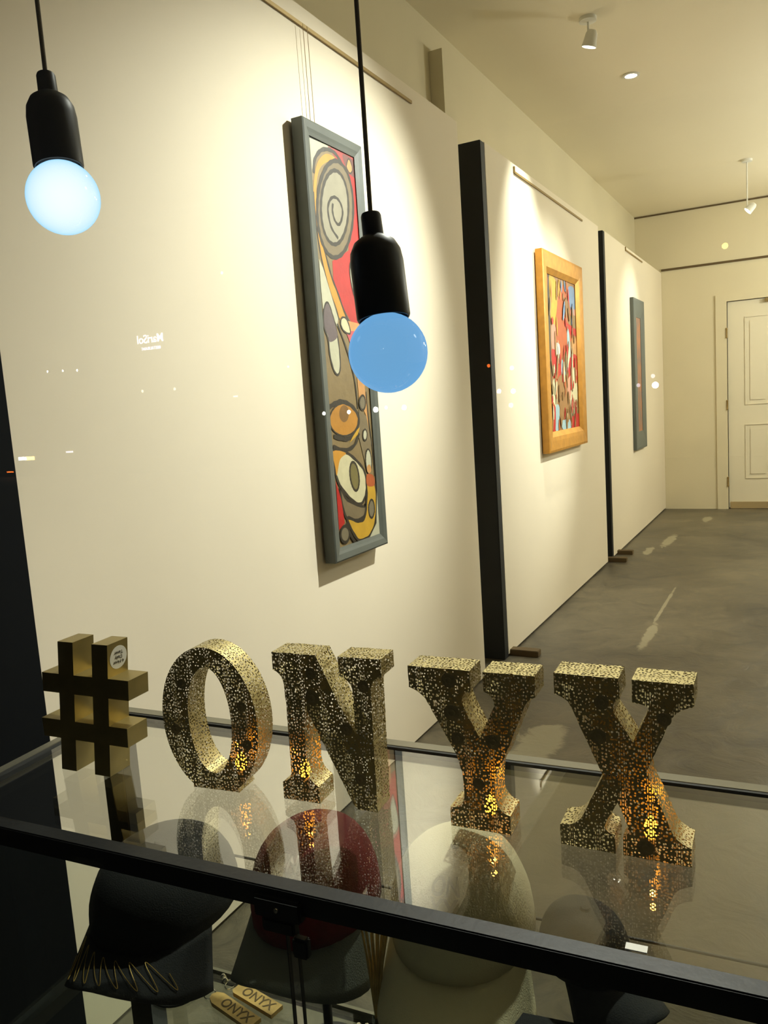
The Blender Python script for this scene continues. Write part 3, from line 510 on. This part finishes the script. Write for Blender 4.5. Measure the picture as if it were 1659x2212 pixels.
# N
N_out = [(0, 21.9), (7.0, 21.9), (8.5, 18.6), (10.2, 14.9), (12.3, 11.0), (12.4, 15.8)]+bez((12.3, 17.4), (12.1, 18.6), (10.5, 19.2))+[(10.4, 21.9), (16.8, 21.9), (16.8, 19.5)] \
    + bez((16.2, 19.2), (15.2, 19.0), (15.1, 17.6))+[(14.9, 9.0), (14.8, 0.0), (11.5, 0.0), (7.1, 9.3), (4.6, 14.5), (4.3, 8.3)]+bez((4.2, 5.1), (4.3, 3.2), (5.9, 2.5))+[(5.9, 0), (0, 0), (0, 2.5)] \
    + bez((0.3, 2.7), (1.6, 3.0), (1.6, 4.4))+[(1.7, 13.6)]+bez((1.6, 17.3), (1.4, 18.9), (0.0, 19.3))
metal_letter('metal_letter', -0.609, 0.911, N_out, [], 'pierced metal letter N, third in the row',
             [(6.1, 19.2, 0.85), (6.0, 15.7, 1.1), (11.0, 11.6, 0.9), (14.0, 17.9, 0.85), (12.6, 4.5, 0.85)], (2.6, 2.2, 3.0), rot=0.02, power=0.022)
# Y
Y_out = [(0, 21.4), (8.5, 21.4), (8.5, 19.0)]+bez((8.4, 18.6), (7.0, 18.4), (7.3, 17.0))+[(7.9, 15.5), (9.4, 12.6), (11.5, 17.0)]+bez((11.5, 17.6), (11.2, 18.6), (10.2, 18.8))+[(10.2, 21.4), (16.8, 21.4), (16.8, 18.7)] \
    + bez((16.4, 18.5), (15.6, 18.1), (15.2, 16.9))+[(12.7, 10.8)]+bez((12.0, 9.4), (11.2, 8.6), (11.1, 6.8))+bez((11.0, 4.6), (11.4, 2.8), (12.9, 2.6))+[(12.9, 0), (4.8, 0), (4.8, 2.6)] \
    + bez((5.6, 2.7), (6.9, 3.2), (6.9, 4.8))+[(6.8, 7.6), (6.1, 10.0), (3.1, 15.5)]+bez((2.2, 17.2), (1.2, 18.2), (0, 18.5))
metal_letter('metal_letter', -0.402, 0.9135, Y_out, [], 'pierced metal letter Y with orange glow at its foot',
             [(5.6, 19.9, 1.0), (5.8, 15.6, 1.1), (11.1, 12.3, 1.0), (6.4, 12.2, 0.9), (8.9, 6.4, 0.8)], (9.7, 2.0, 1.9), rot=-0.01, power=0.06)
# X
X_out = [(0, 22.0), (7.6, 22.0), (7.7, 19.6)]+bez((7.4, 19.3), (6.7, 19.0), (7.0, 17.7))+[(9.1, 14.4), (10.7, 18.0)]+bez((10.9, 18.8), (10.4, 19.2), (9.1, 19.2))+[(9.1, 22.0), (15.8, 22.0), (15.8, 19.4)] \
    + bez((15.2, 19.2), (13.9, 18.8), (13.2, 17.4))+[(10.6, 11.2), (10.9, 9.5), (12.7, 5.2)]+bez((13.2, 3.9), (13.7, 2.8), (15.3, 2.3))+[(15.3, 0), (7.6, 0), (7.6, 2.3)]+bez((8.0, 2.6), (8.5, 3.2), (8.0, 4.4)) \
    + [(7.1, 6.6), (5.8, 4.2)]+bez((5.5, 3.3), (5.6, 2.5), (6.7, 2.4))+[(6.7, 0), (0.1, 0), (0.1, 2.6)]+bez((1.2, 2.8), (2.2, 3.0), (2.9, 4.2))+[(4.2, 7.0), (5.5, 9.7), (2.1, 17.7)]+bez((1.6, 18.6), (1.0, 19.1), (0, 19.4))
metal_letter('metal_letter', -0.211, 0.9125, X_out, [], 'pierced metal letter X, last in the row, orange glow in its right foot',
             [(5.6, 18.9, 0.9), (5.1, 14.6, 1.0), (10.2, 1.5, 1.0), (12.6, 17.6, 0.8)], (10.6, 2.0, 2.2), rot=-0.03, power=0.075)
# hash
sl = 0.115
H_out = [(0.1, 0), (3.3, 0), (3.3+sl*5.4, 5.4), (7.2+sl*5.4, 5.4), (7.2, 0), (10.4, 0), (10.4+sl*5.4, 5.4), (14.8, 5.4), (15.0, 8.5), (10.4+sl*8.5, 8.5), (10.4+sl*13.1, 13.1), (16.0, 13.1), (16.3, 16.3),
         (10.4+sl*16.3, 16.3), (12.9, 21.7), (9.7, 21.7), (7.2+sl*16.3, 16.3), (3.3+sl*16.3, 16.3), (5.8, 21.7), (2.6, 21.7), (0.1+sl*16.3, 16.3), (-1.7, 16.3), (-1.9, 13.1), (0.1+sl*13.1, 13.1), (0.1+sl*8.5, 8.5), (-3.0, 8.5), (-2.9, 5.4), (0.1+sl*5.4, 5.4)]
H_in = [(3.3+sl*8.5, 8.5), (3.3+sl*13.1, 13.1), (7.2+sl*13.1, 13.1), (7.2+sl*8.5, 8.5)]
q = tag(empty('hash_sign', tw(-1.020, 0.8885, ZT+0.0004), (0, 0, TA)), 'solid brushed gold hash sign with a round sticker, first in the row', 'letter')
link('body', letter_mesh(cm(H_out), [cm(H_in)], 0.0445, 0, 0.5), M['bronze'], q)
# sticker lies on the leaning right face of the second upright, near the top
sx, sz = 10.4+sl*19.1, 19.1
st_ = empty('sticker', (sx/100+0.0004, 0.0235, sz/100), (0, math.atan(sl), 0), q) if False else None
th = math.atan(sl)
sk = lathe('sticker', [(0, 0.0004), (0.0185, 0.0004), (0.0185, 0)], M['sticker'], q, n=40, loc=(sx/100, 0.0235, sz/100)); sk.rotation_euler = (0, PI/2+th, 0); sk['label'] = 'round pale sticker with upside-down text'
tm = text_mesh('4-Hour\nDaily\nTimer', 0.0080, 0.0001, space=0.95)
bmx = Matrix(((0, 1, 0, 0), (-1, 0, 0, 0), (0, 0, 1, 0), (0, 0, 0, 1)))          # turn the text in the sticker's plane
tm.transform(Matrix.Rotation(PI/2, 4, 'Z') @ Matrix.Rotation(PI, 4, 'Z'))
lt_ = link('sticker_text', tm, M['ink'], sk, loc=(0, 0, 0.0006))

# ------------------------------------------------------------ pendant bulbs in the window
def pendant(top, bulb, label, r, bm_mat):
    q = tag(empty('pendant_bulb', top), label, 'pendant lamp')
    ax = (Vector(bulb)-Vector(top)).normalized(); e = ax.to_track_quat('-Z', 'Y').to_euler(); k = r/0.035
    s = lathe('socket', [(0, 0), (0.0082*k, 0), (0.0090*k, -0.002*k), (0.0094*k, -0.020*k), (0.0125*k, -0.0215*k), (0.0185*k, -0.026*k), (0.0225*k, -0.034*k), (0.0238*k, -0.044*k), (0.0238*k, -0.092*k), (0.0228*k, -0.094*k), (0.0215*k, -0.094*k), (0.0205*k, -0.086*k), (0, -0.080*k)], M['socket'], q, n=40, rot=e)
    d = 0.094*k+0.030*k
    prof = [(r*math.sin(a), -d+r*math.cos(a)) for a in [PI*i/24 for i in range(25)]]; prof[0] = (0, prof[0][1]); prof[-1] = (0, prof[-1][1])
    lathe('bulb', prof, bm_mat, q, n=48, rot=e)
    tube('cord', [(0, 0, -0.004), (0, 0, ZC-top[2]-0.01)], 0.0021, M['wire'], q, n=8)
    lathe('ceiling_hook', [(0, 0), (0.02, 0), (0.02, -0.01), (0.004, -0.014), (0, -0.014)], M['black'], q, n=16, loc=(0, 0, ZC-top[2]))
    return q
def bulb_mat(name, core, rim, s):
    m = bpy.data.materials.new(name); m.use_nodes = True; t = NT(m); t.n.remove(t.n['Principled BSDF'])
    lw = t.new('ShaderNodeLayerWeight'); lw.inputs[0].default_value = 0.35
    mx = t.new('ShaderNodeMix', data_type='RGBA'); t.l.new(lw.outputs['Facing'], mx.inputs[0]); mx.inputs[6].default_value = core+(1,); mx.inputs[7].default_value = rim+(1,)
    e = t.new('ShaderNodeEmission'); t.l.new(mx.outputs[2], e.inputs[0]); e.inputs[1].default_value = s
    g = t.new('ShaderNodeBsdfGlossy'); g.inputs['Roughness'].default_value = 0.05; g.inputs[0].default_value = (0.05, 0.05, 0.05, 1)
    a = t.new('ShaderNodeAddShader'); t.l.new(e.outputs[0], a.inputs[0]); t.l.new(g.outputs[0], a.inputs[1])
    t.l.new(a.outputs[0], t.n['Material Output'].inputs[0]); return m
pendant((-0.636, 0.568, 1.734), (-0.620, 0.558, 1.615), 'brightly glowing pale blue bulb on a black cord, at the left', 0.0335, bulb_mat('bulb_bright', (0.88, 0.98, 1.0), (0.22, 0.62, 1.0), 1.25))
pendant((-0.339, 0.645, 1.570), (-0.324, 0.633, 1.441), 'dimmer sky-blue bulb on a black cord in front of the swirl painting', 0.0350, bulb_mat('bulb_dim', (0.17, 0.42, 0.74), (0.16, 0.44, 0.84), 1.0))

# ------------------------------------------------------------ goods in the cabinet
def cap(u, v, z, tilt, yaw, crown_m, brim_m, label, s=1.0, hz=0.84, logo=None, logo_m=None, brimlen=0.07, brimwide=1.0, roll=0.0):
    q = tag(empty('cap', tw(u, v, z)), label, 'cap')
    q.rotation_euler = (Matrix.Rotation(TA+yaw, 4, 'Z') @ Matrix.Rotation(tilt, 4, 'X') @ Matrix.Rotation(roll, 4, 'Y')).to_euler()
    rx, ry, rz = 0.088*s, 0.100*s, 0.128*s*hz
    def P(az, ph, k=1.0):
        c = math.cos(ph)**0.62; seam = 1-0.012*abs(math.cos(3*az))**8
        return Vector((rx*c*math.sin(az)*k*seam, -ry*c*math.cos(az)*k*seam, rz*math.sin(ph)**0.9*k if ph > 0 else 0))
    bm = bmesh.new(); N = 36; rings = [[bm.verts.new(P(2*PI*i/N, PI/2*j/10)) for i in range(N)] for j in range(10)]
    topv = bm.verts.new(P(0, PI/2))
    for a, b in zip(rings, rings[1:]):
        for i in range(N): bm.faces.new((a[i], a[(i+1) % N], b[(i+1) % N], b[i]))
    for i in range(N): bm.faces.new((rings[-1][i], rings[-1][(i+1) % N], topv))
    c = link('crown', fin(bm, 'crown', True, 80), crown_m, q)
    md = c.modifiers.new('thickness', 'SOLIDIFY'); md.thickness = 0.002; md.offset = -1
    bm = bmesh.new(); rows = []
    for j in range(7):
        row = []
        for i in range(25):
            az = math.radians(-72*brimwide+144*brimwide*i/24); f = j/6
            base = P(az, 0.0, 0.99); L = brimlen*s*math.cos(az*0.95/brimwide*0.98)**0.5 if abs(az) < 1.5 else 0.01
            d = Vector((math.sin(az)*0.35, -1, 0)).normalized()
            p = base+d*L*f; p.z = -0.9*(p.x**2)/(0.09*s)*f*0.7-0.006*f+0.002
            row.append(bm.verts.new(p))
        rows.append(row)
    for a, b in zip(rows, rows[1:]):
        for i in range(24): bm.faces.new((a[i], a[i+1], b[i+1], b[i]))
    b = link('brim', fin(bm, 'brim', True, 80), brim_m, q); md = b.modifiers.new('thickness', 'SOLIDIFY'); md.thickness = 0.003
    lathe('button', [(0, 0.004), (0.005, 0.003), (0.007, 0.0), (0, -0.001)], crown_m, q, n=14, loc=(0, 0, rz))
    if logo:
        tm = text_mesh(logo, 0.034*s, 0.0004, space=0.8, bold=0.001)
        for vv in tm.vertices:
            az = vv.co.x/rx; ph = math.radians(56)+vv.co.y/rz*1.1
            vv.co = P(az, ph, 1.012+vv.co.z*2)
        link('embroidery', tm, logo_m, q)
    return q
cap(-0.575, 0.925, 0.695, math.radians(7), 0.02, M['maroon'], M['greycloth'], 'maroon cap with charcoal brim and pale lettering', 1.06, logo='ON\nYX', logo_m=M['logolight'], brimlen=0.058, brimwide=1.12)
cap(-0.350, 0.925, 0.708, math.radians(8), 0.12, M['whitecloth'], M['whitecloth'], 'off-white cap with faint grey lettering', 1.10, logo='ON\nYX', logo_m=M['logogrey'], brimlen=0.064)
cap(-0.190, 0.930, 0.692, math.radians(4), 0.95, M['blackcloth'], M['blackcloth'], 'plain black cap turned sideways beside the off-white cap', 0.62, brimlen=0.09)
lc = cap(-0.880, 0.945, 0.615, math.radians(4), 0.10, M['blackcloth'], M['blackcloth'], 'black cap with gold scribbled stitching at the left', 1.32, hz=0.62, brimlen=0.050)
bm = bmesh.new(); pts = []                       # gold scribble stitched on the peak
for i in range(240):
    a = i/239; w_ = math.sin(a*PI*2*7.5); az = math.radians(-42+84*a+9*w_); f = 0.52+0.38*w_*(1-0.25*a)
    rx, ry = 0.088*1.32, 0.100*1.32; L_ = 0.050*1.32*math.cos(az*0.93)**0.5; d_ = Vector((math.sin(az)*0.35, -1, 0)).normalized()
    p_ = Vector((rx*math.sin(az)*0.99, -ry*math.cos(az)*0.99, 0))+d_*L_*f
    pts.append((p_.x, p_.y, -0.9*p_.x**2/(0.09*1.32)*f*0.7-0.006*f+0.0045))
tube_bm(bm, pts, 0.0006, 5); link('embroidery', fin(bm, 'embroidery', True), M['goldthread'], lc)
def stand(u, v, z0, z1, label, r=0.011):
    q = tag(empty('cap_stand', tw(u, v, z0)), label, 'stand', 'black stands holding up the caps')
    lathe('base', [(0, 0.0005), (0.045, 0.0005), (0.045, 0.004), (0.012, 0.008), (0, 0.008)], M['black'], q, n=28)
    lathe('post', [(0, 0.006), (r, 0.006), (r, z1-z0-0.02), (0, z1-z0-0.02)], M['black'], q, n=16)
    lathe('rest', [(0, z1-z0-0.022), (0.02, z1-z0-0.02), (0.035, z1-z0-0.008), (0.03, z1-z0), (0, z1-z0+0.004)], M['black'], q, n=24)
stand(-0.575, 0.925, ZS, 0.770, 'black post stand under the maroon cap', 0.007)
stand(-0.350, 0.925, ZS, 0.785, 'black post stand under the off-white cap', 0.009)
stand(-0.190, 0.930, ZS, 0.738, 'black post stand under the plain black cap', 0.007)
stand(-0.880, 0.945, ZS, 0.690, 'black post stand under the gold-stitched cap', 0.012)
# black case at the right
q = tag(empty('storage_case', tw(-0.085, 0.845, ZS+0.0005), (0, 0, TA+0.08)), 'large black rounded case in the right of the cabinet', 'case')
box('case_body', M['blackcloth'], (-0.19, 0.33, -0.08, 0.03, 0.0, 0.190), q, bev=0.03)
box('case_lid', M['blackcloth'], (-0.185, 0.325, -0.075, 0.025, 0.1905, 0.208), q, bev=0.008)
tube('case_piping', [(-0.17, -0.0825, 0.165), (0.31, -0.0825, 0.165)], 0.0018, M['greycloth'], q, n=6)
# wooden key tags
def key_tag(u, v, ang, label, L=0.096, Wd=0.026, rounded=False):
    q = tag(empty('key_tag', tw(u, v, ZS+0.0004), (0, 0, TA+ang)), label, 'key ring')
    out = [(0.006, -Wd/2), (L, -Wd/2), (L, Wd/2), (0.006, Wd/2)] + ([(-0.006, Wd*0.3), (-0.010, 0), (-0.006, -Wd*0.3)] if rounded else [(0.0, Wd*0.35), (0.0, -Wd*0.35)])
    bm = bmesh.new(); vs = [bm.verts.new((a, b, 0)) for a, b in out]; f = bm.faces.new(vs)
    r = bmesh.ops.extrude_face_region(bm, geom=[f]); bmesh.ops.translate(bm, verts=[x for x in r['geom'] if isinstance(x, bmesh.types.BMVert)], vec=(0, 0, 0.007))
    link('wooden_bar', fin(bm, 'wooden_bar'), M['wood'], q)
    tm = text_mesh('ONYX', 0.024, 0.0003, bold=0.0002)
    link('engraving', tm, M['burn'], q, loc=(L*0.54, 0, 0.0072))
    bm = bmesh.new(); tube_bm(bm, [(-0.016+0.009*math.cos(2*PI*i/24), 0.009*math.sin(2*PI*i/24), 0.0035+0.002*math.sin(2*PI*i/24)) for i in range(25)], 0.001, 6)
    link('ring', fin(bm, 'ring', True), M['silver'], q)
    for k in range(2): lathe('bead', [(0, 0.005), (0.003, 0.004), (0.005, 0), (0.003, -0.004), (0, -0.005)], M['silver'], q, n=8, smooth=False, loc=(-0.028-0.010*k, 0.004*k, 0.0055))
key_tag(-0.780, 0.976, -0.24, 'pale wooden key tag engraved with capitals, nearer the shelf back')
key_tag(-0.800, 0.945, -0.28, 'darker wooden key tag engraved with capitals, nearer the shelf front', L=0.098, rounded=True)
# dry stalks hanging behind the front rail
q = tag(empty('dried_stalks', tw(-0.450, 0.845, ZS+0.0004)), 'sheaf of thin dry golden stalks between the maroon and off-white caps', 'dried stalks')
lathe('vase', [(0, 0.0), (0.012, 0.0), (0.014, 0.01), (0.008, 0.10), (0.006, 0.15), (0.005, 0.15), (0.006, 0.10), (0, 0.01)], M['glass_thin'], q, n=16)
for i in range(15):
    a = (i-7)/7; top = (0.006+0.024*a, 0.012*math.sin(i*2.1), 0.30+0.012*math.cos(i*3)); 
    tube('stalk', [(0.001*a, 0, 0.012), (0.002*a, 0, 0.15), (0.004+0.012*a, 0.004*math.sin(i*2.1), 0.23), top], [0.0007, 0.0009, 0.0013, 0.0018], M['straw'], q, n=5)
for (u, v, lb) in ((-0.540, 0.965, 'cluster of sparkling clear crystals at the bottom edge'), (-0.430, 0.985, 'single small sparkling crystal stud')):
    q = tag(empty('crystal', tw(u, v, ZS+0.0004)), lb, 'jewellery')
    for k in range(5 if 'cluster' in lb else 1):
        lathe('stone', [(0, 0), (0.004, 0.003), (0.0055, 0.006), (0.003, 0.009), (0, 0.0095)], M['silver'], q, n=7, smooth=False, loc=(0.011*math.cos(k*1.3)*(1 if k else 0), 0.009*math.sin(k*1.3)*(1 if k else 0), 0))

# ------------------------------------------------------------ street behind the photographer, mirrored in the window
struct(box('ground', mat('asphalt', (30, 31, 33), 0.8, var=0.2, vscale=3), (-45, 12, -26, 0.15, -0.75, -0.60)))
fy = 0.6-24.0
fac = tag(empty('facade', (-17, fy, -0.60)), 'dark building front across the street', 'building')
box('wall_face', M['black'], (-20, 18, -0.5, 0.0, 0, 9.5), fac)
box('cornice', M['black'], (-20.2, 18.2, -0.65, 0.0, 9.5, 9.8), fac)
E_W = emit('street_white', (1.0, 0.97, 0.92), 30); E_D = emit('street_dim', (1.0, 0.93, 0.80), 7); E_Y = emit('street_amber', (1.0, 0.62, 0.14), 22)
E_R = emit('street_red', (1.0, 0.16, 0.02), 16); E_V = emit('street_violet', (0.80, 0.78, 1.0), 8); E_P = emit('street_purple', (0.5, 0.1, 1.0), 10)
def street_lamp(key, m, wd, ht, label):
    x, z = REFL[key]; q = tag(empty('street_lamp', (x, fy+0.003, z)), label, 'street lamp')
    box('housing', M['black'], (-wd/2-0.02, wd/2+0.02, 0.0, 0.10, -ht/2-0.02, ht/2+0.02), q)
    if wd > 2*ht: box('lens', m, (-wd/2, wd/2, 0.10, 0.12, -ht/2, ht/2), q)
    else: lathe('lens', [(0, 0.012), (wd*0.3, 0.010), (wd/2, 0), (0, 0)], m, q, n=16, loc=(0, 0.10, 0), rot=(-PI/2, 0, 0))
for i, (k, m, a, b, l) in enumerate([('l1', E_W, .09, .09, 'small reflected lamp, leftmost of the three in a level row'), ('l2', E_W, .09, .09, 'small reflected lamp, middle of the three in a level row'),
    ('l3', E_W, .09, .09, 'small reflected lamp, rightmost of the three in a level row'), ('l4', E_D, .12, .14, 'soft reflected lamp, left one of the pair below the lit sign'),
    ('l5', E_D, .12, .14, 'soft reflected lamp, right one of the pair below the lit sign'), ('b1', E_D, .20, .06, 'tiny pale reflected bar left of the swirl painting'),
    ('b4', E_V, .42, .07, 'short pale violet reflected bar at the left'), ('b3', E_R, .42, .05, 'thin red-orange reflected bar on the dark window edge'),
    ('c1', E_W, .14, .14, 'reflected white point on the left edge of the swirl painting'), ('c2', E_W, .15, .12, 'reflected white point on the orange disc of the painting'),
    ('c3', E_W, .20, .26, 'brightest reflected point, below the dim blue bulb'), ('c4', E_W, .11, .11, 'small reflected point right of the brightest one'), ('c5', E_W, .18, .15, 'larger reflected point right of the small one under the bulb'),
    ('o', E_R, .11, .11, 'small red-orange reflected point on the first black gap'), ('d1', E_W, .13, .15, 'topmost reflected point right of the first black gap'),
    ('d2', E_W, .14, .20, 'reflected point on the edge of the first black gap'), ('d3', E_W, .16, .16, 'reflected point level with the one on the black gap edge'), ('d4', E_D, .16, .12, 'lowest reflected point right of the first black gap'),
    ('e1', E_V, .11, .11, 'reflected point on the slate-framed picture'), ('e2', E_V, .12, .14, 'upper reflected point right of the slate-framed picture'), ('e3', E_W, .19, .13, 'wider lower reflected point right of the slate-framed picture'),
    ('s', E_D, .12, .12, 'faint reflected point high on the nearest panel'), ('w', E_Y, .16, .30, 'amber reflected point on the upper back wall'), ('m', E_D, .09, .09, 'faint reflected point just left of the swirl painting')]):
    street_lamp(k, m, a, b, l)
x, z = REFL['b2']; q = tag(empty('street_lamp', (x, fy+0.003, z)), 'long bright reflected bar, half white and half amber, at the left edge', 'street lamp')
box('housing', M['black'], (-0.56, 0.56, 0.0, 0.10, -0.10, 0.10), q)
box('lens', E_W, (-0.52, 0.0, 0.10, 0.12, -0.07, 0.07), q); box('lens', E_Y, (0.001, 0.52, 0.10, 0.12, -0.08, 0.08), q)
x, z = REFL['sg']; q = tag(empty('shop_sign', (x, fy+0.003, z)), 'small lit lavender-white shop sign, mirrored in the window', 'sign')
box('sign_board', M['black'], (-0.75, 0.75, 0.0, 0.05, -0.42, 0.42), q)
link('sign_lettering', text_mesh('MariSol', 0.46, 0.01, bold=0.004), emit('sign_text', (0.86, 0.82, 1.0), 9), q, loc=(0, 0.065, 0.10), rot=(PI/2, 0, PI))
link('sign_lettering', text_mesh('RESTAURANT', 0.165, 0.01, bold=0.002), emit('sign_text_small', (0.72, 0.68, 1.0), 9), q, loc=(0, 0.065, -0.26), rot=(PI/2, 0, PI))
